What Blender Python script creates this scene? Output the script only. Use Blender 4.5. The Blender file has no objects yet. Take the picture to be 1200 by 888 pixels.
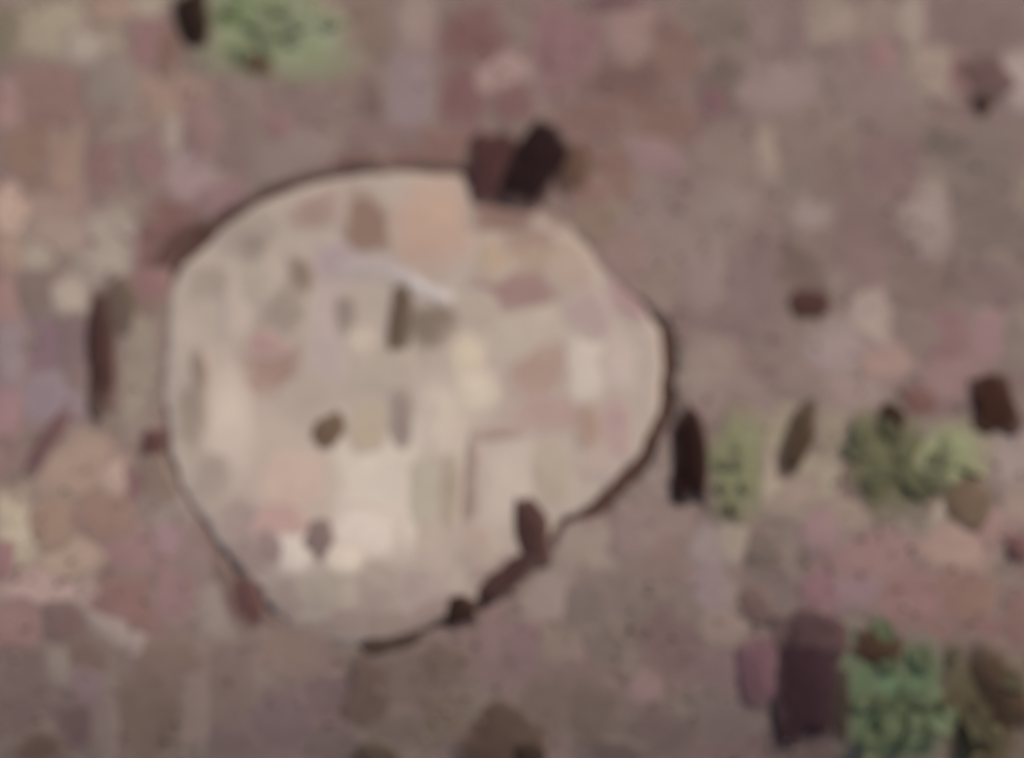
import bpy, math, random
import numpy as np
from mathutils import Vector, Matrix

random.seed(7)
RNG = np.random.default_rng(11)
scene = bpy.context.scene
COL = scene.collection

# ------------------------------------------------------------------ camera
DIST, PITCH, HALF = 1.70, math.radians(64.0), 0.60      # metres, looking steeply down at the ground
cam_d = bpy.data.cameras.new('camera')
cam = bpy.data.objects.new('camera', cam_d)
COL.objects.link(cam)
CAM = Vector((0, -DIST*math.cos(PITCH), DIST*math.sin(PITCH)))
cam.location = CAM
cam.rotation_euler = (math.pi/2 - PITCH, 0, 0)
cam_d.sensor_width = 36
cam_d.lens = 18*DIST/HALF
cam_d.clip_start, cam_d.clip_end = 0.01, 500
cam_d.dof.use_dof = True                 # the photograph is soft all over: the lens is focused short of the ground
cam_d.dof.focus_distance = 1.10
cam_d.dof.aperture_fstop = 1.4
scene.camera = cam

# ------------------------------------------------------------------ light
SUN_EL, SUN_AZ = math.radians(44), math.radians(52)      # azimuth clockwise from +Y (top of the picture)
world = bpy.data.worlds.new('World')
scene.world = world
world.use_nodes = True
wn = world.node_tree.nodes
bg = wn['Background']
sky = wn.new('ShaderNodeTexSky')
sky.sky_type = 'NISHITA'
sky.sun_disc = False
sky.sun_elevation = SUN_EL
sky.sun_rotation = SUN_AZ
sky.dust_density = 4.0
world.node_tree.links.new(sky.outputs[0], bg.inputs[0])
bg.inputs[1].default_value = 0.075
sun_d = bpy.data.lights.new('sun', 'SUN')
sun_d.energy = 1.5
sun_d.angle = math.radians(12)
sun_d.color = (1.0, 0.93, 0.84)
sun = bpy.data.objects.new('sun', sun_d)
COL.objects.link(sun)
sdir = Vector((math.sin(SUN_AZ)*math.cos(SUN_EL), math.cos(SUN_AZ)*math.cos(SUN_EL), math.sin(SUN_EL)))
sun.rotation_euler = sdir.to_track_quat('Z', 'Y').to_euler()
scene.view_settings.view_transform = 'Standard'
scene.view_settings.look = 'None'
scene.view_settings.exposure = 0.3
scene.view_settings.gamma = 1.0
ILLUM = (0.837, 0.827, 0.840)               # light returned by a white card on the flat ground (measured)

# ------------------------------------------------------------------ helpers
def lin(c):
    c = c/255.0
    return c/12.92 if c <= 0.04045 else ((c+0.055)/1.055)**2.4
def base(rgb, py=0):
    """real surface colour of something seen as rgb (0-255) under this light; the near slope is lit more weakly"""
    k = float(np.interp(py, (480, 600, 740, 800, 860), (1.0, 0.95, 0.88, 0.83, 0.79)))
    g = min(1.0, max(0.0, (sum(rgb)/3-60)/50))               # my readings of mid and light tones run a little low
    rgb = [v*(1+q*g) for v, q in zip(rgb, (0.05, 0.03+0.025*min(1, max(0, (sum(rgb)/3-115)/20)), 0.042))]
    return tuple(min(0.8, lin(v)/i/k) for v, i in zip(rgb, ILLUM))

def _hash(ix, iy, s):
    n = (ix*374761393 + iy*668265263 + s*1442695041) & 0x7fffffff
    n = ((n ^ (n >> 13))*1274126177) & 0x7fffffff
    return ((n ^ (n >> 16)) & 0xffff)/65535.0
def vnoise(x, y, s=0):
    x = np.asarray(x, float); y = np.asarray(y, float)
    ix = np.floor(x).astype(np.int64); iy = np.floor(y).astype(np.int64)
    fx = x-ix; fy = y-iy
    fx = fx*fx*(3-2*fx); fy = fy*fy*(3-2*fy)
    a = _hash(ix, iy, s); b = _hash(ix+1, iy, s); c = _hash(ix, iy+1, s); d = _hash(ix+1, iy+1, s)
    return (a*(1-fx)+b*fx)*(1-fy)+(c*(1-fx)+d*fx)*fy - 0.5

FALL_Y = -0.17  # near-side fall added, turned from the sun to darken the picture's bottom
def H(x, y):
    """the lie of the land: gently uneven, falling away on the near side"""
    x = np.asarray(x, float); y = np.asarray(y, float)
    z = 0.012*vnoise(x*4.1, y*4.1, 1) + 0.006*vnoise(x*11, y*11, 2)
    d = np.clip(FALL_Y - y + 0.03*x, 0, None)
    q = np.minimum(d, 0.42)
    z = z - 0.85*q*q - 0.55*(1-np.exp(-np.clip(d-0.42, 0, None)/0.55))*0.55*1.3
    far = np.clip(np.hypot(x, y)-1.5, 0, None)
    return z + 0.9*vnoise(x*0.11, y*0.11, 5)*np.clip(far/8, 0, 1)

def ray(px, py):
    k = HALF/DIST/600.0
    xc = (px-600)*k; yc = -(py-444)*k
    s, c = math.sin(PITCH), math.cos(PITCH)
    return Vector((xc, c+yc*s, -s+yc*c))
def at(px, py, up=0.0):
    """where the line of sight through a picture point meets the ground"""
    d = ray(px, py); z = 0.0
    for _ in range(8):
        t = (z+up-CAM.z)/d.z
        p = CAM+d*t
        z = float(H(p.x, p.y))
    return Vector((p.x, p.y, z))

def at_many(px, py):
    px = np.asarray(px, float); py = np.asarray(py, float)
    k = HALF/DIST/600.0
    s, c = math.sin(PITCH), math.cos(PITCH)
    xc = (px-600)*k; yc = -(py-444)*k
    dx, dy, dz = xc, c+yc*s, -s+yc*c
    z = np.zeros_like(px)
    for _ in range(8):
        t = (z-CAM.z)/dz
        x, y = CAM.x+dx*t, CAM.y+dy*t
        z = H(x, y)
    return x, y

def mesh_obj(name, verts, faces, mat, parent=None, smooth=True):
    me = bpy.data.meshes.new(name)
    me.from_pydata([tuple(v) for v in verts], [], faces)
    if smooth:
        me.polygons.foreach_set('use_smooth', [True]*len(me.polygons))
    me.materials.append(mat)
    o = bpy.data.objects.new(name, me)
    COL.objects.link(o)
    if parent: o.parent = parent
    return o
def tag(o, label, cat, group=None):
    o['label'] = label; o['category'] = cat
    if group: o['group'] = group
    return o

# ------------------------------------------------------------------ materials
def new_mat(name):
    m = bpy.data.materials.new(name); m.use_nodes = True
    nt = m.node_tree
    return m, nt, nt.nodes, nt.links, nt.nodes['Principled BSDF']
def noise(N, L, vec, scale, detail=4, rough=0.6):
    n = N.new('ShaderNodeTexNoise'); n.inputs['Scale'].default_value = scale
    n.inputs['Detail'].default_value = detail; n.inputs['Roughness'].default_value = rough
    L.new(vec, n.inputs['Vector']); return n
def ramp(N, L, src, stops):
    r = N.new('ShaderNodeValToRGB')
    while len(r.color_ramp.elements) < len(stops): r.color_ramp.elements.new(0.5)
    for e, (p, c) in zip(r.color_ramp.elements, stops):
        e.position = p; e.color = (*c, 1) if len(c) == 3 else c
    L.new(src, r.inputs[0]); return r
def mix(N, L, mode, fac, a, b):
    m = N.new('ShaderNodeMix'); m.data_type = 'RGBA'; m.blend_type = mode
    for k, v in ((0, fac), (6, a), (7, b)):
        if hasattr(v, 'links') or hasattr(v, 'is_linked'): L.new(v, m.inputs[k])
        elif k == 0: m.inputs[0].default_value = v
        else: m.inputs[k].default_value = (*v, 1)
    return m.outputs[2]
def bump(N, L, height, strength, dist):
    b = N.new('ShaderNodeBump'); b.inputs['Strength'].default_value = strength
    b.inputs['Distance'].default_value = dist; L.new(height, b.inputs['Height']); return b.outputs[0]

DUST = (127, 109, 101)
def dust_colour(N, L, pos):
    """warm earth: rose, grey and olive drifts, as one colour socket in world metres"""
    a = noise(N, L, pos, 9, 5); b = noise(N, L, pos, 55, 6, 0.7)
    c = ramp(N, L, a.outputs[0], [(0.28, base((112, 95, 89))), (0.42, base((128, 107, 101))),
                                  (0.55, base((124, 111, 100))), (0.72, base((145, 126, 117)))])
    d = ramp(N, L, b.outputs[0], [(0.25, (0.78,)*3), (0.75, (1.22,)*3)])
    return mix(N, L, 'MULTIPLY', 1.0, c.outputs[0], d.outputs[0])

def ground_material():
    m, nt, N, L, P = new_mat('stony_earth')
    g = N.new('ShaderNodeNewGeometry')
    L.new(dust_colour(N, L, g.outputs['Position']), P.inputs['Base Color'])
    n = noise(N, L, g.outputs['Position'], 160, 8, 0.7)
    L.new(bump(N, L, n.outputs[0], 0.5, 0.003), P.inputs['Normal'])
    P.inputs['Roughness'].default_value = 0.95
    P.inputs['Specular IOR Level'].default_value = 0.2
    return m
def stone_material(name, dusty, spot, rough=0.85, film=None):
    """colour comes with each stone; grain, blotches and dust lodged round the buried rim come from here"""
    m, nt, N, L, P = new_mat(name)
    g = N.new('ShaderNodeNewGeometry'); oi = N.new('ShaderNodeObjectInfo')
    pos = g.outputs['Position']
    grain = noise(N, L, pos, 95, 7, 0.7); blot = noise(N, L, pos, 26, 4)
    f1 = ramp(N, L, grain.outputs[0], [(0.25, (1-spot,)*3), (0.75, (1+spot,)*3)])
    f2 = ramp(N, L, blot.outputs[0], [(0.3, (0.93, 0.92, 0.93)), (0.7, (1.07, 1.08, 1.06))])
    c = mix(N, L, 'MULTIPLY', 1.0, oi.outputs['Color'], f1.outputs[0])
    c = mix(N, L, 'MULTIPLY', 1.0, c, f2.outputs[0])
    if dusty:
        at_ = N.new('ShaderNodeAttribute'); at_.attribute_name = 'rim'
        ad = N.new('ShaderNodeMath'); ad.operation = 'MULTIPLY_ADD'
        L.new(blot.outputs[0], ad.inputs[0]); ad.inputs[1].default_value = 0.8; L.new(at_.outputs['Fac'], ad.inputs[2])
        r = ramp(N, L, ad.outputs[0], [(0.0, (0, 0, 0)), (1.0, (dusty,)*3)])
        r.color_ramp.interpolation = 'EASE'
        mp = N.new('ShaderNodeMapRange'); L.new(ad.outputs[0], mp.inputs[0])
        mp.inputs[1].default_value = 0.80; mp.inputs[2].default_value = 1.45
        L.new(mp.outputs[0], r.inputs[0])
        c = mix(N, L, 'MIX', r.outputs[0], c, film or dust_colour(N, L, pos))
    L.new(c, P.inputs['Base Color'])
    L.new(bump(N, L, grain.outputs[0], 0.45, 0.0025), P.inputs['Normal'])
    P.inputs['Roughness'].default_value = rough
    P.inputs['Specular IOR Level'].default_value = 0.25
    return m
def leaf_material():
    m, nt, N, L, P = new_mat('sage_leaf')
    g = N.new('ShaderNodeNewGeometry'); oi = N.new('ShaderNodeObjectInfo')
    n = noise(N, L, g.outputs['Position'], 60, 4)
    f = ramp(N, L, n.outputs[0], [(0.3, (0.8, 0.82, 0.8)), (0.7, (1.2, 1.18, 1.15))])
    r = ramp(N, L, oi.outputs['Random'], [(0, (0.80,)*3), (1, (1.08, 1.06, 1.0))])
    c = mix(N, L, 'MULTIPLY', 1.0, oi.outputs['Color'], f.outputs[0])
    c = mix(N, L, 'MULTIPLY', 1.0, c, r.outputs[0])
    L.new(c, P.inputs['Base Color'])
    P.inputs['Roughness'].default_value = 0.75
    P.inputs['Specular IOR Level'].default_value = 0.2
    tr = N.new('ShaderNodeBsdfTranslucent'); L.new(c, tr.inputs[0])      # thin leaves let light through
    mx = N.new('ShaderNodeMixShader'); mx.inputs[0].default_value = 0.4
    L.new(P.outputs[0], mx.inputs[1]); L.new(tr.outputs[0], mx.inputs[2])
    L.new(mx.outputs[0], N['Material Output'].inputs[0])
    return m
def grit_material():
    m, nt, N, L, P = new_mat('grit')
    g = N.new('ShaderNodeNewGeometry')
    r = ramp(N, L, g.outputs['Random Per Island'], [(0.0, base((98, 80, 76))), (0.35, base((126, 106, 100))),
             (0.6, base((132, 116, 104))), (0.8, base((140, 116, 112))), (1.0, base((164, 146, 134)))])
    L.new(r.outputs[0], P.inputs['Base Color']); P.inputs['Roughness'].default_value = 0.9
    P.inputs['Specular IOR Level'].default_value = 0.2
    return m
M_GROUND = ground_material()
M_STONE = stone_material('embedded_stone', 0.9, 0.10)
M_LOOSE = stone_material('loose_stone', 0.8, 0.25, 0.9)
M_CRACK_SHADE = stone_material('crack_shade', 0.0, 0.3, 0.95)
M_SLAB = stone_material('pale_slab', 0.0, 0.10)
M_FLAKE = stone_material('slab_flake', 0.9, 0.08, film=base((170, 153, 143)))
M_LEAF = leaf_material()
M_MOSS = stone_material('moss', 0.9, 0.22, 0.95)
M_GRIT = grit_material()

# ------------------------------------------------------------------ outline of the slab and of the crack round it
SLAB = [(200,345,2,4),(212,318,11,14),(238,290,15,18),(270,262,14,18),(305,240,12,17),(345,222,12,14),(390,210,11,9),(440,205,9,4),
 (500,205,8,3),(555,208,8,4),(600,225,4,3),(640,248,0,0),(680,275,0,0),(702,305,0,0),(730,335,0,0),(755,360,7,6),(772,385,14,12),
 (777,420,16,14),(775,455,17,15),(766,495,19,18),(745,535,20,20),(715,568,20,20),(685,592,18,18),(655,610,8,7),(635,640,12,16),(600,672,14,18),
 (565,697,14,18),(530,718,11,13),(490,738,5,5),(450,752,10,14),(420,757,2,2),(380,748,0,0),(345,735,0,0),(318,712,5,4),(300,685,13,7),
 (270,650,10,4),(240,610,7,3),(218,575,6,3),(202,535,9,7),(196,490,5,5),(195,440,3,4),(197,390,2,3)]
C0 = at(478, 478)
def polar(offset):
    a, r = [], []
    cx, cy = 478.0, 478.0
    for x, y, w, _ in SLAB:
        d = math.hypot(x-cx, y-cy); k = (d+(w if offset else 0))/d
        p = at(cx+(x-cx)*k, cy+(y-cy)*k)
        a.append(math.atan2(p.y-C0.y, p.x-C0.x)); r.append(math.hypot(p.x-C0.x, p.y-C0.y))
    o = np.argsort(a); return np.array(a)[o], np.array(r)[o], o
D_GR = np.array([q[3] for q in SLAB])/1000.0
A_IN, R_IN, O_IN = polar(False)
A_OUT, R_OUT, _ = polar(True)
D_GR = D_GR[O_IN]
W_GR = np.clip(np.interp(A_IN, A_OUT, R_OUT, period=2*math.pi)-R_IN, 0, None)
def r_in(t):
    return np.interp(t, A_IN, R_IN, period=2*math.pi) + 0.005*vnoise(np.asarray(t)*14, 0.3, 21) + 0.004*vnoise(np.asarray(t)*45, 0.7, 22)
def r_out(t):
    w = np.interp(t, A_IN, W_GR, period=2*math.pi)
    return r_in(t) + w*(1+0.35*vnoise(np.asarray(t)*30, 0.9, 23)+0.25*vnoise(np.asarray(t)*90, 0.2, 24)) - 0.012*np.clip(1-w/0.004, 0, 1)
def slab_top(x, y):
    x = np.asarray(x, float); y = np.asarray(y, float)
    t = np.arctan2(y-C0.y, x-C0.x); r = np.hypot(x-C0.x, y-C0.y)/r_in(t)
    weak = np.clip(1-np.interp(t, A_IN, D_GR, period=2*math.pi)/0.006, 0, 1)        # here soil has spilled over the rim
    return H(x, y) + 0.0018 + 0.002*vnoise(x*17, y*17, 31) - 0.0021*weak*np.clip((r-0.955)/0.045, 0, 1)

# ------------------------------------------------------------------ ground: one sheet out to the horizon, fine in front of the camera
def axis(lo, hi, step, reach):
    core = np.arange(lo, hi, step)
    out, s = [], step
    v = 0.0
    while v < reach:
        s *= 1.22; v += s; out.append(v)
    out = np.array(out)
    return np.concatenate([(lo-out)[::-1], core, core[-1]+out])
gx = axis(-0.74, 0.74, 0.0026, 90); gy = axis(-0.56, 0.62, 0.0026, 90)
X, Y = np.meshgrid(gx, gy)
Z = H(X, Y) + 0.0016*vnoise(X*70, Y*70, 7) + 0.001*vnoise(X*170, Y*170, 8)
T = np.arctan2(Y-C0.y, X-C0.x); R = np.hypot(X-C0.x, Y-C0.y)
inside = np.clip((r_out(T)-R)/0.004, 0, 1)
Z = Z - inside*np.maximum(np.interp(T, A_IN, D_GR, period=2*math.pi), np.clip((r_in(T)-R)/0.01, 0, 1)*0.055)
nx, ny = len(gx), len(gy)
V = np.stack([X, Y, Z], -1).reshape(-1, 3)
idx = np.arange(nx*ny).reshape(ny, nx)
Q = np.stack([idx[:-1, :-1], idx[:-1, 1:], idx[1:, 1:], idx[1:, :-1]], -1).reshape(-1, 4)
me = bpy.data.meshes.new('ground')
me.vertices.add(len(V)); me.vertices.foreach_set('co', V.ravel())
me.loops.add(Q.size); me.loops.foreach_set('vertex_index', Q.ravel().astype(np.int32))
me.polygons.add(len(Q))
me.polygons.foreach_set('loop_start', np.arange(0, Q.size, 4, dtype=np.int32))
me.update(calc_edges=True)
me.polygons.foreach_set('use_smooth', np.ones(len(Q), bool))
me.materials.append(M_GROUND)
ground = bpy.data.objects.new('ground', me); COL.objects.link(ground)
ground['kind'] = 'structure'; ground['label'] = 'dusty rose brown stony earth'

# ------------------------------------------------------------------ the slab
NA = 200
ths = np.linspace(-math.pi, math.pi, NA, endpoint=False)
rings = [(f, 0.0, 0.0) for f in (0.06, 0.16, 0.26, 0.36, 0.46, 0.56, 0.66, 0.75, 0.83, 0.9, 0.95, 0.978)] + \
        [(0.992, 0.0015, 0), (1.0, 0.005, 0), (1.001, 0.018, 0), (0.985, 0.045, 0), (0.97, 0.058, 0)]
vs = [(C0.x, C0.y, float(slab_top(C0.x, C0.y)))]; fs = []
rr = r_in(ths); dg = np.interp(ths, A_IN, D_GR, period=2*math.pi)
for f, drop, _ in rings:
    xs = C0.x+np.cos(ths)*rr*f; ys = C0.y+np.sin(ths)*rr*f
    zs = slab_top(xs, ys)-(drop*np.clip(dg/0.02, 0.15, 1) if f >= 0.99 and drop < 0.01 else drop)
    vs += list(zip(xs, ys, zs))
for j in range(NA): fs.append((0, 1+j, 1+(j+1) % NA))
for k in range(len(rings)-1):
    a, b = 1+k*NA, 1+(k+1)*NA
    for j in range(NA):
        j2 = (j+1) % NA; fs.append((a+j, b+j, b+j2, a+j2))
slab = mesh_obj('stone_slab', vs, fs, M_SLAB)
slab.color = (*base((170, 153, 143)), 1)
tag(slab, 'large pale rounded stone slab ringed by a dark crack, set flush in the earth', 'stone slab')

# crack shade painted as dark ribbons laid in it, run by run
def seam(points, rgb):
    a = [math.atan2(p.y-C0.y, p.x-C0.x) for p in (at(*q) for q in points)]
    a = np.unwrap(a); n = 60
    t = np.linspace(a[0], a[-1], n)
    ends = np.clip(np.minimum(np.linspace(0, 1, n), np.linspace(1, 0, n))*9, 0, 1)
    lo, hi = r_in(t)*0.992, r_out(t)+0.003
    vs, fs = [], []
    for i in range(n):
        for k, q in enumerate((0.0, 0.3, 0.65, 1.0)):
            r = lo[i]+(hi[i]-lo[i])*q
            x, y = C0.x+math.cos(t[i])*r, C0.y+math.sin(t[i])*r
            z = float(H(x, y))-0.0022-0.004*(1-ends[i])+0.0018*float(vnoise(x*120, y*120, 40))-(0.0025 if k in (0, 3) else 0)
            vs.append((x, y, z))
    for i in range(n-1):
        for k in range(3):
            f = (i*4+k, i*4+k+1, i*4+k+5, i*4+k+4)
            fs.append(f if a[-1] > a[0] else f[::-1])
    o = mesh_obj('shade_seam', vs, fs, M_CRACK_SHADE, ground)
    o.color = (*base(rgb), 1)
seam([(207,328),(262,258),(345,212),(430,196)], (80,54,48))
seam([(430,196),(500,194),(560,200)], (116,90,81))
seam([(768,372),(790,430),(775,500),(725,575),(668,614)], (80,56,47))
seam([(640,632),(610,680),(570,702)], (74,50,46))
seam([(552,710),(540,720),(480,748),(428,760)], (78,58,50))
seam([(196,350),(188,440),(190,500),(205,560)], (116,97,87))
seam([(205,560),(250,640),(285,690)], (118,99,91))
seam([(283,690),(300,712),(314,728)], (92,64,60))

# ------------------------------------------------------------------ pieces bedded in a surface
def piece(name, parent, mat, px, py, w, h, rot, rgb, rise, surf, keep, sq=2.6, wob=0.16):
    """a flat, irregular stone whose rim is buried; px/py/w/h say where the photograph shows it"""
    n = 26; seed = random.randrange(9999); ca, sa = math.cos(math.radians(rot)), math.sin(math.radians(rot))
    t = np.linspace(0, 2*math.pi, n, endpoint=False)
    c, s = np.cos(t), np.sin(t)
    rad = (np.abs(c)**sq+np.abs(s)**sq)**(-1/sq)
    rad = rad*(1+wob*2*vnoise(np.cos(t)*1.6+seed, np.sin(t)*1.6, seed)+wob*vnoise(np.cos(t)*4+seed, np.sin(t)*4, seed+1))
    prof = [(0.3, 0.03), (0.55, 0.12), (0.75, 0.30), (0.88, 0.55), (0.97, 0.85), (1.04, 1.2), (1.08, 1.7)]
    tiltx, tilty = random.uniform(-.02, .02), random.uniform(-.02, .02)
    cen = at(px, py)
    f = np.array([0.0]+[p[0] for p in prof for _ in range(n)]); d = np.array([0.0]+[p[1] for p in prof for _ in range(n)])
    C_ = np.concatenate([[0], np.tile(c*rad, len(prof))]); S_ = np.concatenate([[0], np.tile(s*rad, len(prof))])
    u, v = C_*w/2*f, S_*h/2*f
    x, y = at_many(px+u*ca-v*sa, py+u*sa+v*ca)
    if keep:
        th = np.arctan2(y-C0.y, x-C0.x); r = np.hypot(x-C0.x, y-C0.y)
        m = np.minimum(r, r_in(th)*0.997) if keep == 'in' else np.maximum(r, r_out(th)+0.001+0.002*np.clip(1-np.interp(th, A_IN, W_GR, period=2*math.pi)/0.004, 0, 1))
        x, y = C0.x+np.cos(th)*m, C0.y+np.sin(th)*m
    z = surf(x, y)+rise*(1-d)+(x-cen.x)*tiltx*(1-f)+(y-cen.y)*tilty*(1-f)+rise*0.5*vnoise(x*38+seed, y*38, 3)*(f < .9)
    vs = list(zip(x.tolist(), y.tolist(), z.tolist())); rim = np.minimum(f, 1.0).tolist()
    fs = [(0, 1+j, 1+(j+1) % n) for j in range(n)]
    for k in range(len(prof)-1):
        a, b = 1+k*n, 1+(k+1)*n
        for j in range(n):
            j2 = (j+1) % n; fs.append((a+j, b+j, b+j2, a+j2))
    # picture y runs down, so flip the winding
    fs = [tuple(reversed(f)) for f in fs]
    o = mesh_obj(name, vs, fs, mat, parent)
    at_ = o.data.attributes.new('rim', 'FLOAT', 'POINT'); at_.data.foreach_set('value', rim)
    o.color = (*base(rgb, py), 1)
    return o

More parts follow.
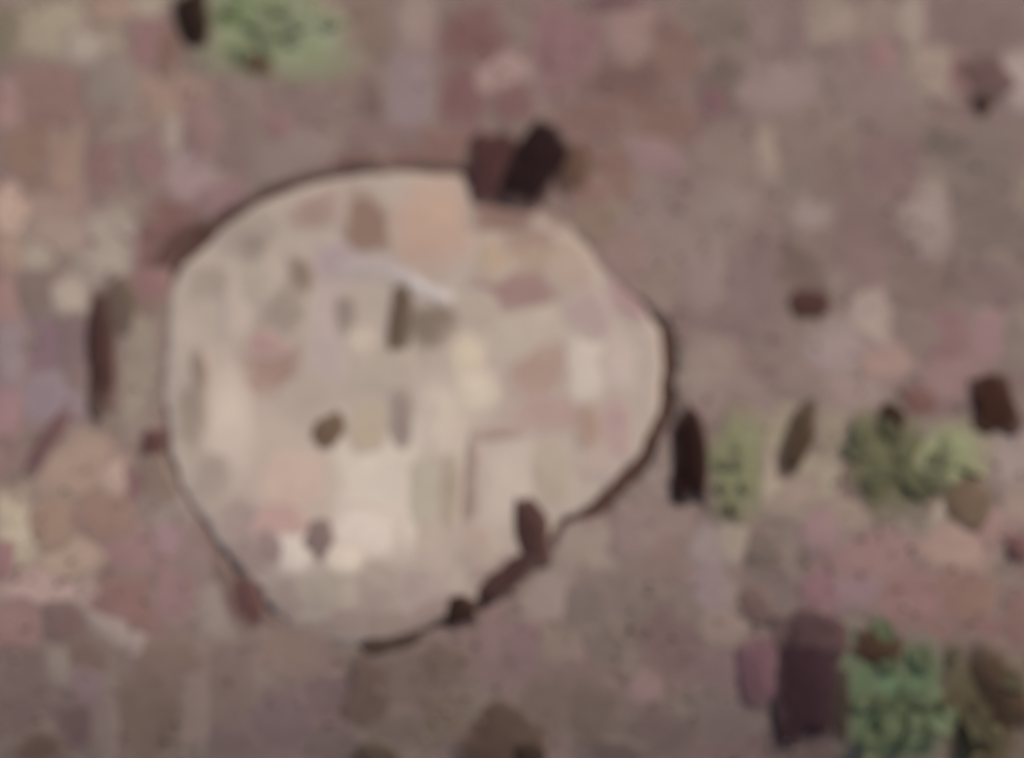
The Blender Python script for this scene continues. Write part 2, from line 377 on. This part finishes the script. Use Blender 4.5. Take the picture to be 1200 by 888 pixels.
# stones bedded in the earth: x, y, w, h, turn, colour as seen
S = [
(62,34,150,92,0,(148,135,118)),(6,42,22,56,0,(116,108,88)),(100,55,36,34,0,(156,141,131)),(132,12,46,36,0,(146,123,109)),
(172,8,46,26,0,(150,135,122)),(176,44,38,70,0,(129,101,98)),(199,60,24,50,0,(117,91,80)),(130,98,56,56,0,(127,116,106)),
(68,112,126,100,0,(130,104,96)),(206,116,84,66,0,(141,117,105)),(8,122,26,58,0,(147,117,112)),(36,178,56,76,0,(127,104,89)),
(76,192,34,76,0,(143,119,105)),(120,196,32,58,0,(125,98,94)),(178,184,40,68,0,(129,102,99)),(201,156,18,44,0,(149,131,123)),
(224,204,66,50,0,(147,124,124)),(272,150,62,66,0,(121,104,97)),(240,150,40,50,0,(134,108,103)),
(430,34,66,78,0,(121,105,92)),(487,22,36,68,0,(141,122,115)),(480,104,54,116,4,(132,115,115)),(556,46,66,66,0,(114,82,79)),
(540,112,60,76,0,(115,84,83)),(588,85,72,38,-8,(152,124,120)),(400,100,100,70,0,(122,103,94)),(433,120,26,40,0,(111,91,86)),
(324,146,28,26,0,(129,101,98)),(355,122,66,48,0,(119,101,97)),(345,178,100,44,-14,(130,114,108)),(440,160,100,42,0,(121,101,97)),
(525,168,70,30,0,(122,94,86)),(500,190,110,26,0,(119,92,83)),(425,192,60,22,-8,(112,86,78)),(262,655,36,120,-36,(112,92,84)),(286,700,34,60,-30,(104,78,72)),(186,560,36,60,0,(120,104,92)),(600,120,44,40,0,(114,84,82)),
(668,58,96,100,10,(125,95,96)),(737,32,44,66,0,(142,116,109)),(720,3,70,16,0,(112,80,84)),(734,98,88,64,0,(112,84,77)),
(790,62,80,86,0,(122,95,86)),(772,142,96,62,0,(121,94,84)),(848,96,54,64,20,(107,92,84)),(837,118,22,26,0,(118,84,88)),
(886,102,60,56,0,(133,116,114)),(850,30,70,56,0,(113,100,88)),(898,30,38,86,0,(127,109,105)),(700,142,84,46,0,(119,91,84)),
(768,186,66,36,0,(136,109,111)),(862,182,96,56,0,(127,111,101)),(897,176,18,50,0,(147,127,117)),(722,205,44,60,0,(122,94,84)),
(926,44,44,78,0,(121,101,98)),(975,25,66,48,0,(141,125,113)),(1030,22,52,44,0,(134,118,106)),(1066,22,26,58,0,(149,133,123)),
(1132,26,130,66,0,(121,101,97)),(1032,66,30,30,0,(137,104,104)),(1097,82,54,58,0,(147,129,117)),(1190,96,36,66,0,(152,134,132)),
(1128,86,26,44,0,(132,98,94)),(985,78,66,64,0,(125,108,102)),(1025,112,90,56,0,(125,107,103)),(926,106,58,56,0,(135,117,115)),
(942,154,66,62,0,(125,108,98)),(1042,186,106,74,0,(119,97,95)),(1110,166,48,36,0,(104,93,85)),(1152,184,96,70,0,(113,101,93)),
(982,188,54,76,0,(124,106,96)),(1180,40,60,60,0,(118,98,94)),
(10,246,38,58,0,(172,146,132)),(62,250,78,46,0,(146,122,112)),(10,298,30,46,0,(150,124,112)),(72,276,78,34,0,(150,128,120)),
(126,292,62,76,10,(153,139,129)),(45,301,36,28,0,(153,139,127)),(82,350,42,48,0,(159,143,133)),(46,338,44,56,0,(117,103,93)),
(5,352,24,50,0,(147,116,110)),(58,402,76,96,0,(119,97,103)),(14,415,36,76,0,(136,119,121)),(150,355,70,50,0,(120,102,90)),
(160,430,36,150,0,(141,127,115)),(203,280,96,92,0,(116,84,79)),(222,292,52,92,40,(86,58,50)),(180,336,54,34,0,(131,100,96)),
(88,410,24,80,0,(118,98,98)),(262,232,56,34,-30,(130,104,104)),
(50,462,108,64,0,(132,116,121)),(8,482,30,48,0,(144,112,116)),(102,546,98,66,0,(147,124,112)),(136,556,26,36,0,(158,134,124)),
(122,604,66,46,0,(131,107,95)),(60,612,56,56,0,(138,116,100)),(18,622,38,88,0,(162,148,130)),(76,652,78,56,0,(156,133,119)),
(166,642,84,54,0,(131,104,102)),(196,636,34,40,0,(134,110,112)),(200,592,54,56,0,(128,116,108)),(4,656,18,40,0,(130,98,98)),
(158,566,20,38,0,(114,87,87)),(225,660,60,60,0,(126,108,102)),
(50,692,118,56,0,(159,133,127)),(158,704,108,90,0,(123,95,88)),(204,692,46,78,0,(131,104,103)),(252,706,66,92,0,(132,118,110)),
(18,732,56,46,0,(133,106,100)),(76,732,44,44,0,(113,91,87)),(148,750,112,26,32,(140,124,118)),(100,768,56,46,0,(107,88,79)),
(68,782,24,48,0,(126,114,104)),(202,768,66,34,0,(115,97,85)),(176,834,84,116,0,(104,88,77)),(229,822,28,120,0,(121,105,97)),
(121,824,24,112,0,(116,102,94)),(98,802,42,44,0,(116,97,97)),(90,852,44,50,0,(94,76,74)),(30,812,66,104,0,(105,89,83)),
(46,878,56,34,0,(86,68,60)),(272,804,66,110,0,(112,95,88)),(268,872,70,40,0,(104,88,84)),
(332,756,96,70,0,(122,104,94)),(386,812,44,40,0,(103,86,84)),(520,774,58,42,0,(101,85,75)),(480,800,66,66,0,(105,89,81)),
(332,842,106,76,0,(106,88,87)),(450,852,90,50,0,(102,88,80)),(520,842,76,64,0,(101,87,75)),(592,764,64,104,0,(118,98,94)),
(392,866,50,36,0,(98,84,80)),
(642,702,66,56,0,(137,121,113)),(615,754,46,58,0,(118,95,94)),(652,746,46,66,0,(120,106,94)),(687,712,46,46,0,(109,97,89)),
(712,762,44,44,0,(104,92,84)),(780,754,78,88,0,(109,89,85)),(832,690,48,58,0,(129,113,111)),(742,690,66,46,0,(117,103,95)),
(755,806,36,36,0,(126,105,101)),(842,738,46,36,0,(125,109,99)),(690,834,66,64,0,(102,88,78)),(772,854,88,54,0,(103,87,81)),
(850,834,66,66,0,(108,94,88)),(640,826,52,76,0,(106,90,82)),(720,880,70,24,0,(92,78,72)),(850,784,60,44,0,(114,94,92)),
(690,642,88,56,0,(139,123,113)),(742,622,44,54,0,(130,112,106)),(782,602,66,84,0,(131,113,105)),(785,655,76,54,0,(121,103,95)),
(832,642,44,50,0,(137,121,119)),(858,634,30,50,0,(146,131,119)),(850,470,98,56,0,(132,114,108)),(768,548,40,60,0,(137,121,113)),
(902,540,44,96,0,(139,131,107)),(986,510,50,86,0,(134,124,106)),(960,560,60,50,0,(140,130,112)),(1100,568,80,44,0,(146,140,116)),(1140,520,50,60,0,(138,132,108)),
(902,562,40,60,0,(150,134,120)),(1186,532,44,80,0,(141,125,121)),(1082,592,46,40,0,(151,139,125)),(932,580,60,44,0,(137,121,109)),
(962,622,50,54,0,(138,112,112)),(1030,652,92,60,0,(136,108,104)),(1122,642,80,54,0,(149,123,113)),(1162,616,50,40,0,(139,112,106)),
(1000,600,70,36,0,(138,120,108)),(1126,540,50,80,0,(134,126,104)),(1190,590,36,50,0,(136,118,108)),
(1000,682,56,60,0,(132,108,109)),(1062,702,88,66,0,(133,103,97)),(1132,702,88,66,0,(126,100,88)),(1150,754,98,66,0,(123,91,87)),
(958,692,40,56,0,(126,95,98)),(918,690,40,50,0,(114,99,93)),(1192,720,40,70,0,(120,94,86)),(1085,752,60,50,0,(126,100,90)),
(1190,850,40,90,0,(92,76,68)),(940,872,100,40,0,(94,78,74)),
(702,254,56,76,0,(123,107,89)),(692,228,44,36,0,(124,98,88)),(780,262,96,86,0,(126,110,104)),(852,242,76,66,0,(133,117,109)),
(764,342,60,60,0,(128,112,102)),(872,342,96,106,0,(119,101,99)),(822,330,40,84,0,(131,113,111)),(830,430,66,66,0,(137,121,111)),
(730,300,50,50,0,(128,108,100)),
(1018,278,110,124,0,(119,99,95)),(1085,256,46,86,0,(142,126,120)),(945,256,38,32,0,(137,122,118)),(942,318,64,54,0,(107,89,81)),
(1086,346,84,66,0,(115,99,89)),(1076,394,50,44,0,(122,106,98)),(1020,372,46,70,0,(152,134,127)),(990,412,90,66,0,(143,125,125)),
(920,432,56,54,0,(124,108,100)),(1110,392,56,58,0,(128,97,98)),(1166,392,56,66,0,(139,108,111)),(1040,422,58,46,0,(149,121,115)),
(1152,272,106,116,0,(113,99,92)),(1166,334,76,50,0,(117,99,95)),(1192,405,30,60,0,(120,108,98)),(1110,440,70,46,0,(138,110,108)),
(1000,456,66,50,0,(136,118,112)),
]
def soften(rgb, k):
    m = (0.3*rgb[0]+0.59*rgb[1]+0.11*rgb[2])/(0.3*DUST[0]+0.59*DUST[1]+0.11*DUST[2])
    return tuple(DUST[q]*m+(rgb[q]-DUST[q]*m)*k for q in range(3))
S = [(*q[:5], soften(tuple(v*1.02 for v in q[5]), 0.9 if q[0] < 700 or q[1] > 560 else 0.75)) for q in S]
S.sort(key=lambda s: -s[2]*s[3])
for i, (x, y, w, h, rot, rgb) in enumerate(S):
    rise = 0.0008 + 0.0016*i/len(S)
    piece('stone', ground, M_STONE, x, y, w*1.27+9, h*1.27+9, rot+random.uniform(-4, 4), rgb, rise, H, 'out', 2.4, 0.26)

# weathered flakes of the slab; brownish bottom ones have its shade painted in
F = [
(292,272,70,44,-25,(152,138,128)),(296,292,36,40,0,(138,124,114)),(430,264,62,84,0,(134,111,97)),(510,264,102,112,0,(173,145,131)),
(372,246,66,40,-15,(153,129,121)),(640,300,100,34,8,(163,140,124)),(618,282,70,24,0,(152,128,116)),(606,342,126,50,0,(147,121,114)),(590,254,80,44,0,(134,110,98)),(650,250,50,30,25,(140,118,106)),(615,388,140,44,-24,(175,159,147)),(655,482,120,44,0,(166,140,133)),
(398,306,70,44,0,(161,141,143)),(430,314,76,28,4,(166,151,149)),(514,347,32,10,24,(188,176,174)),(492,336,32,10,34,(190,178,176)),(466,322,36,11,16,(178,164,164)),(355,325,26,46,0,(130,114,101)),
(336,366,44,66,0,(146,131,121)),(318,424,76,90,0,(151,125,115)),(312,404,50,28,0,(165,134,130)),(384,392,38,130,0,(170,152,148)),
(405,372,24,52,0,(139,125,115)),(502,382,66,52,0,(124,110,96)),(422,402,38,26,-30,(180,164,152)),(546,420,40,50,0,(184,169,151)),
(560,366,50,44,0,(164,149,137)),(268,490,50,124,0,(183,166,156)),(276,366,26,70,0,(176,159,149)),(226,490,34,90,0,(141,127,115)),
(236,440,14,50,0,(134,117,105)),(470,492,26,80,0,(143,127,119)),(518,486,56,86,0,(187,171,159)),(556,460,48,50,0,(189,175,159)),
(432,500,50,64,0,(168,152,134)),(630,436,84,70,0,(161,135,125)),(690,430,50,106,8,(187,172,162)),(724,430,36,60,0,(178,160,152)),
(735,350,34,70,-30,(155,127,126)),(553,560,13,112,3,(144,124,115)),(588,508,60,11,-3,(156,132,126)),
(600,566,66,104,0,(179,163,153)),(648,556,44,80,0,(161,146,132)),(692,500,26,60,0,(159,133,120)),(722,500,36,70,0,(169,141,137)),
(345,560,90,66,0,(177,154,143)),(322,610,80,46,0,(168,138,132)),(448,568,124,168,0,(188,175,164)),(530,500,60,110,0,(184,169,157)),(496,580,36,90,0,(163,152,138)),
(344,648,38,48,0,(194,178,168)),(402,656,44,34,0,(191,176,163)),(316,642,30,44,0,(139,119,115)),(430,624,84,60,0,(190,175,166)),
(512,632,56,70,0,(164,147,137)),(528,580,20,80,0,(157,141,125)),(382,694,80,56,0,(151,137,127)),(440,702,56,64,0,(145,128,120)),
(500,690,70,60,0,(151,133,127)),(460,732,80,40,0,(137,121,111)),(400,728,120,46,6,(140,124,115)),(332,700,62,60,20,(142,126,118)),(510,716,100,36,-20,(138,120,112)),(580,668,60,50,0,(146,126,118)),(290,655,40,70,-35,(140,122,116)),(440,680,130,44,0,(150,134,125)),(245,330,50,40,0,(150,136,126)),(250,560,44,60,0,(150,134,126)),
(280,610,50,60,30,(146,128,122)),(560,640,44,50,0,(160,140,130)),(360,470,60,50,0,(164,148,138)),(600,400,56,44,0,(170,156,144)),
(690,370,50,60,-35,(164,142,138)),(665,320,50,40,30,(166,144,132)),(700,540,50,50,0,(168,148,140)),(580,300,40,60,0,(168,146,128)),
(450,430,60,60,0,(168,153,141)),(300,330,44,50,0,(162,148,138)),
]
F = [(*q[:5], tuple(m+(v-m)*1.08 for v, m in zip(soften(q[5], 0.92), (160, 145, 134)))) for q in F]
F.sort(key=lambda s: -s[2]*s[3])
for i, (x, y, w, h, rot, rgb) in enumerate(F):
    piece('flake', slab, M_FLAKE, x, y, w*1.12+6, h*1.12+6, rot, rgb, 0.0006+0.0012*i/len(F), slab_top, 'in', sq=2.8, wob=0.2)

# ------------------------------------------------------------------ loose stones, each a thing of its own
def loose(name, px, py, w, h, rot, rgb, tall, label, on_slab=False, group=None, seed=None):
    """a rugged boulder-shaped stone, its foot sunk in the ground; rot turns it in the picture plane of the ground"""
    seed = seed if seed is not None else random.randrange(9999)
    tall *= 0.22 if on_slab else 0.42
    w *= 1.12; h *= 1.06
    r = random.Random(seed)
    k = 1/1000.0
    c = at(px, py, tall*0.45)
    sy = 1/math.sin(PITCH)
    nu, nv = 26, 12
    ca, sa = math.cos(math.radians(-rot)), math.sin(math.radians(-rot))
    cuts = []
    for _ in range(7):                                   # flat broken faces
        a, e = r.uniform(0, 6.28), r.uniform(0.1, 1.3)
        cuts.append((Vector((math.cos(a)*math.cos(e), math.sin(a)*math.cos(e), math.sin(e))), r.uniform(0.86, 1.04)))
    vs, fs = [], []
    z0 = float((slab_top if on_slab else H)(c.x, c.y))
    for i in range(nv+1):
        ph = -0.45 + (math.pi/2+0.45)*i/nv
        for j in range(nu if i < nv else 1):
            th = 2*math.pi*j/nu
            d = Vector((math.cos(th)*math.cos(ph), math.sin(th)*math.cos(ph), math.sin(ph)))
            sq = (abs(math.cos(th))**3.6+abs(math.sin(th))**3.6)**(-1/3.6)
            d = Vector((d.x*sq, d.y*sq, d.z))
            rad = 1+0.42*float(vnoise(d.x*2+seed, d.y*2+d.z*1.3, seed))+0.22*float(vnoise(d.x*5+seed, d.y*5+d.z*3, seed+3))
            p = d*rad
            for nrm, lim in cuts:
                q = p.dot(nrm)
                if q > lim: p = p-nrm*(q-lim)*0.85
            p = Vector((p.x*w/2*k*1.06, p.y*h/2*k*sy*1.06, p.z*tall))
            vs.append((p.x*ca-p.y*sa, p.x*sa+p.y*ca, p.z))
    for i in range(nv-1):
        for j in range(nu):
            j2 = (j+1) % nu; fs.append((i*nu+j, i*nu+j2, (i+1)*nu+j2, (i+1)*nu+j))
    top = nv*nu
    for j in range(nu): fs.append(((nv-1)*nu+j, (nv-1)*nu+(j+1) % nu, top))
    fs.append(tuple(reversed(range(nu))))
    rim = [min(1.0, max(0.0, 1.0-max(0.0, v[2])/tall*0.85)) for v in vs]
    lie = slab_top if on_slab else H
    vs = [(x, y, z+float(lie(c.x+x, c.y+y))-z0) for x, y, z in vs]
    o = mesh_obj(name, vs, fs, M_LOOSE)
    at_ = o.data.attributes.new('rim', 'FLOAT', 'POINT')
    at_.data.foreach_set('value', rim)
    o.location = (c.x, c.y, z0)
    o.color = (*base(tuple(v*(0.84 if sum(rgb) < 140 else 0.96) for v in rgb), py if sum(rgb) > 190 else min(py, 600)), 1)
    return tag(o, label, 'stone', group)

LOOSE = [
('stone',626,197,60,118,24,(40,13,13),.036,'tall near-black maroon stone at the top edge of the pale slab'),
('stone',576,198,58,96,0,(78,48,46),.020,'dull maroon brown stone touching the left side of the near-black stone'),
('stone',674,194,42,66,0,(100,74,61),.016,'earth brown stone touching the right side of the near-black stone'),
('stone',119,414,30,138,-6,(76,50,45),.018,'long narrow dark red stone left of the pale slab'),
('stone',140,358,38,66,0,(102,86,74),.014,'grey brown stone at the upper end of the long narrow dark red stone'),
('stone',226,18,38,80,-10,(48,29,16),.030,'near-black brown stone left of the green weed at the top edge'),
('stone',301,74,44,28,15,(92,75,55),.014,'flat olive brown stone just below the green weed at the top edge'),
('stone',810,530,38,98,2,(44,16,8),.034,'upright block-like very dark red brown stone right of the slab rim'),
('stone',936,511,28,88,22,(76,58,43),.020,'slanting long olive brown stone standing alone between two weeds'),
('stone',1045,490,26,36,10,(56,34,19),.022,'small near-black brown stone on the top of the dark olive weed'),
('stone',1076,470,38,36,0,(118,86,80),.010,'small reddish stone beside the top of the dark olive weed'),
('stone',1167,470,46,68,0,(70,38,23),.026,'rusty dark brown stone at the right edge above the grey lilac ground'),
('stone',1135,586,44,50,20,(106,88,70),.014,'dull khaki brown stone below the pale side of the dark olive weed'),
('stone',950,354,48,36,0,(80,51,47),.012,'small flat dark maroon stone lying alone in the grey upper right ground'),
('stone',1155,90,62,62,0,(106,82,79),.012,'brownish mauve stone near the upper right corner'),
('stone',1153,122,20,30,20,(60,41,33),.013,'tiny dark brown stone at the foot of the brownish mauve corner stone'),
('stone',946,802,66,112,6,(62,39,44),.022,'biggest dark purple black stone left of the lowest green weed'),
('stone',950,744,80,46,0,(84,61,61),.022,'dusky purple stone at the upper end of the biggest dark stone'),
('stone',982,822,26,70,0,(72,59,50),.014,'dark olive stone between the biggest dark stone and the bright green weed'),
('stone',889,786,44,64,0,(106,77,82),.016,'small mauve stone touching the left side of the biggest dark stone'),
('stone',1030,757,50,36,0,(80,58,43),.020,'dark brown stone crowning the lowest bright green weed'),
('stone',624,622,32,70,-8,(76,50,46),.018,'upright maroon brown stone wedged in the lower right rim crack of the slab'),
('stone',594,674,70,26,-38,(74,49,46),.014,'slanting maroon stone lodged in the slab rim crack below the upright one'),
('stone',541,714,32,30,0,(58,36,26),.018,'small blackish brown pebble in the bottom rim crack of the slab'),
('stone',458,750,62,18,-14,(80,61,53),.010,'thin flat brown stone at the lowest point of the slab rim'),
('stone',384,504,28,38,25,(108,89,71),.012,'olive brown pebble lying on the pale slab left of its centre'),
('stone',470,372,24,78,2,(103,87,71),.012,'narrow grey brown stone lying on the upper half of the slab'),
('stone',375,632,28,34,10,(124,106,100),.012,'round grey pebble near the whitest patch low on the slab'),
('stone',430,812,50,58,0,(98,80,72),.006,'squarish dark brown stone below the bottom of the slab'),
('stone',584,868,76,60,-20,(84,66,56),.010,'dark brown stone cut by the bottom edge of the picture'),
('stone',620,884,34,26,0,(62,47,37),.016,'small blackish stone touching the dark brown stone at the bottom edge'),
('stone',890,640,34,36,0,(116,102,92),.006,'round dull grey stone below the pale olive weed'),
('stone',886,708,34,36,0,(112,90,84),.012,'little reddish grey stone straight above the small mauve stone'),
('stone',181,519,26,30,0,(96,66,61),.012,'small dark maroon stone at the left rim of the slab'),
('stone',56,518,20,74,22,(108,80,80),.010,'slanting thin mauve stone near the left edge'),
('stone',1194,642,22,28,0,(108,76,74),.012,'small maroon stone cut by the right edge'),
('stone',292,702,26,56,-22,(100,70,66),.010,'slanting maroon stone in the lower left rim crack of the slab'),
('stone',855,598,28,22,0,(98,92,70),.010,'small moss coloured stone at the foot of the pale olive weed'),
('stone',1172,806,44,84,-25,(78,60,46),.020,'slanting brown stone inside the brownish weed in the lower right corner'),
('stone',440,884,46,20,0,(80,66,56),.012,'brown stone at the bottom edge left of the cut dark stone'),
]
ON = {(384,504), (470,372), (375,632)}
for i, (nm, x, y, w, h, rot, rgb, tall, lab) in enumerate(LOOSE):
    rgb = soften(rgb, 0.95)
    loose(nm, x, y, w, h, rot, rgb, tall, lab, (x, y) in ON, seed=100+i*7)

# ------------------------------------------------------------------ weeds
def leaf_mesh(length, width, droop, fold):
    vs, fs = [], []
    n = 7
    for i in range(n+1):
        t = i/n
        wd = width*math.sin(math.pi*min(1, t*0.93+0.05))**0.8*(1-0.25*t)
        z = length*(0.18*math.sin(t*math.pi*0.8)-droop*t*t)
        for s in (-1, -0.5, 0, 0.5, 1):
            vs.append((t*length, s*wd/2, z+abs(s)*wd*fold+0.03*wd*math.sin(9*t+s*2)))
    for i in range(n):
        for k in range(4):
            a = i*5+k; fs.append((a, a+5, a+6, a+1))
    me = bpy.data.meshes.new('leaf'); me.from_pydata(vs, [], fs)
    me.polygons.foreach_set('use_smooth', [True]*len(me.polygons)); me.materials.append(M_LEAF)
    return me
LEAVES = [leaf_mesh(0.044, 0.026, 0.16, 0.04), leaf_mesh(0.036, 0.027, 0.20, 0.02), leaf_mesh(0.052, 0.021, 0.18, 0.05)]
def dull(c, k=0.64): m = sum(c)/3; return tuple(m+(v-m)*k for v in c)
def weed(px, py, w, h, leaves, tall, label, seed, mats):
    """low weed: a short stem and leaves; leaves = [(share, colour)], spread over w x h millimetres of ground"""
    r = random.Random(seed)
    c = at(px, py)
    root = bpy.data.objects.new('weed', None); COL.objects.link(root); root.location = c
    root.empty_display_size = 0.02
    tag(root, label, 'weed', 'weeds among the stones')
    for x, y, mw, mh, rgb in mats:                       # a flat mat of tiny leaves at its foot
        o = piece('moss_mat', root, M_MOSS, x, y, mw*1.42+8, mh*1.42+8, 0, dull((rgb[0]*1.0, rgb[1]*1.03, rgb[2]*1.02), 1.1), 0.004, H, 'out', 2.6, 0.2)
        o.location = -c
    # stem with side shoots
    vs, fs = [], []
    def tube(a, b, r0, r1):
        s = len(vs); d = (b-a).normalized(); u = d.orthogonal().normalized(); v = d.cross(u)
        for p, rd in ((a, r0), ((a+b)/2+Vector((0, 0, 0.002)), (r0+r1)/2), (b, r1)):
            for k in range(6):
                q = k*math.pi/3; vs.append(p+u*math.cos(q)*rd+v*math.sin(q)*rd)
        for m in range(2):
            for k in range(6):
                fs.append((s+m*6+k, s+m*6+(k+1) % 6, s+m*6+6+(k+1) % 6, s+m*6+6+k))
    sy = 1/math.sin(PITCH)
    spots = []
    n = max(8, int(w*h/900))
    for i in range(n):
        while True:
            u, v = r.gauss(0, 0.52), r.gauss(0, 0.52)
            if abs(u)**2.6+abs(v)**2.6 < 1.5: break
        x, y = u*w/2000*0.86, v*h/2000*sy*0.86
        z = float(H(c.x+x, c.y+y))-c.z + 0.36*tall*(0.25+0.75*r.random())*max(0.2, 1-0.55*math.hypot(u, v)**2)
        spots.append((x, y, z, u, v))
    for a in range(7):
        x, y, z, u, v = spots[a]
        tube(Vector((0, 0, -0.004)), Vector((x, y, z)), 0.0022, 0.0009)
    stem = mesh_obj('stem', vs, fs, M_LEAF, root); stem.color = (*base((96, 88, 62)), 1)
    for x, y, z, u, v in spots:
        o = bpy.data.objects.new('leaf', r.choice(LEAVES)); COL.objects.link(o); o.parent = root
        ang = math.atan2(v, u)+r.gauss(0, 0.9)
        sc = r.uniform(0.6, 1.0)*min(1.0, max(0.6, min(w, h)/90))
        o.location = (x-math.cos(ang)*0.021*sc, y-math.sin(ang)*0.021*sc, max(z, 0.004))
        o.rotation_euler = (r.gauss(0, 0.09), r.gauss(0.0, 0.08), ang)
        o.scale = (sc,)*3
        best = leaves(u, v, r)
        o.color = (*base(tuple(q*1.14 for q in dull(best, 0.85)), min(py, 620)), 1)
    return root
def lerp(a, b, t): return tuple(p+(q-p)*max(0, min(1, t)) for p, q in zip(a, b))
weed(326, 34, 168, 106, lambda u, v, r: lerp((104, 114, 82), (140, 140, 116), (u+1)/1.3), 0.014,
     'broad pale green weed at the top edge, right of a near-black stone', 1, [(318,36,150,96,(128,130,104)),(286,34,66,76,(104,114,82)),(356,40,80,76,(138,138,116))])
weed(860, 550, 62, 118, lambda u, v, r: lerp((126, 122, 98), (118, 116, 90), r.random()), 0.014,
     'narrow pale olive weed beside the block-like very dark stone', 2, [(862,548,50,106,(120,118,92))])
weed(1046, 544, 110, 122, lambda u, v, r: lerp((92, 88, 66), (108, 112, 84), r.random()*0.7+0.3*(v < 0)), 0.018,
     'dark olive green weed with a small near-black stone on top', 3, [(1046,544,96,108,(94,90,68)),(1028,560,40,60,(88,84,62))])
weed(1108, 536, 64, 76, lambda u, v, r: (134, 132, 104), 0.010,
     'small pale green weed on the right flank of the dark olive one', 4, [(1110,536,64,58,(136,134,106))])
weed(1050, 828, 122, 140, lambda u, v, r: lerp((84, 92, 66), (104, 118, 88), r.random()*0.6+0.4*(u > 0)), 0.020,
     'bright green weed in the lower right, between dark purple and brownish clumps', 5, [(1046,826,104,136,(90,98,74)),(1066,822,66,90,(97,112,85))])
weed(1150, 836, 90, 130, lambda u, v, r: lerp((84, 72, 54), (92, 88, 64), r.random()), 0.016,
     'withered olive brown weed in the lower right corner', 6, [(1152,832,88,130,(84,74,56)),(1168,800,50,70,(88,70,54))])

# ------------------------------------------------------------------ grit strewn over the earth
gv, gf = [], []
GX, GY = RNG.uniform(-0.85, 0.85, 5200), RNG.uniform(-0.6, 0.75, 5200)
GT = np.arctan2(GY-C0.y, GX-C0.x)
ok = np.hypot(GX-C0.x, GY-C0.y) > r_out(GT)+0.004
GX, GY = GX[ok], GY[ok]; GZ = H(GX, GY)+0.002
for x, y, z in zip(GX.tolist(), GY.tolist(), GZ.tolist()):
    s = 0.0012+0.0032*RNG.random()**3
    b = len(gv); a0 = RNG.random()*6.28
    for k in range(5):
        a = a0+k*1.2566; q = s*RNG.uniform(0.75, 1.2); gv.append((x+math.cos(a)*q, y+math.sin(a)*q, z-0.001))
    for k in range(5):
        a = a0+0.3+k*1.2566; q = s*RNG.uniform(0.45, 0.7); gv.append((x+math.cos(a)*q, y+math.sin(a)*q, z+s*0.7))
    for k in range(5):
        k2 = (k+1) % 5; gf.append((b+k, b+k2, b+5+k2, b+5+k))
    gf.append((b+5, b+6, b+7, b+8, b+9))
grit = mesh_obj('grit', gv, gf, M_GRIT, None, smooth=False)
grit['kind'] = 'stuff'; grit['label'] = 'fine brown grit strewn over the earth'; grit['category'] = 'grit'
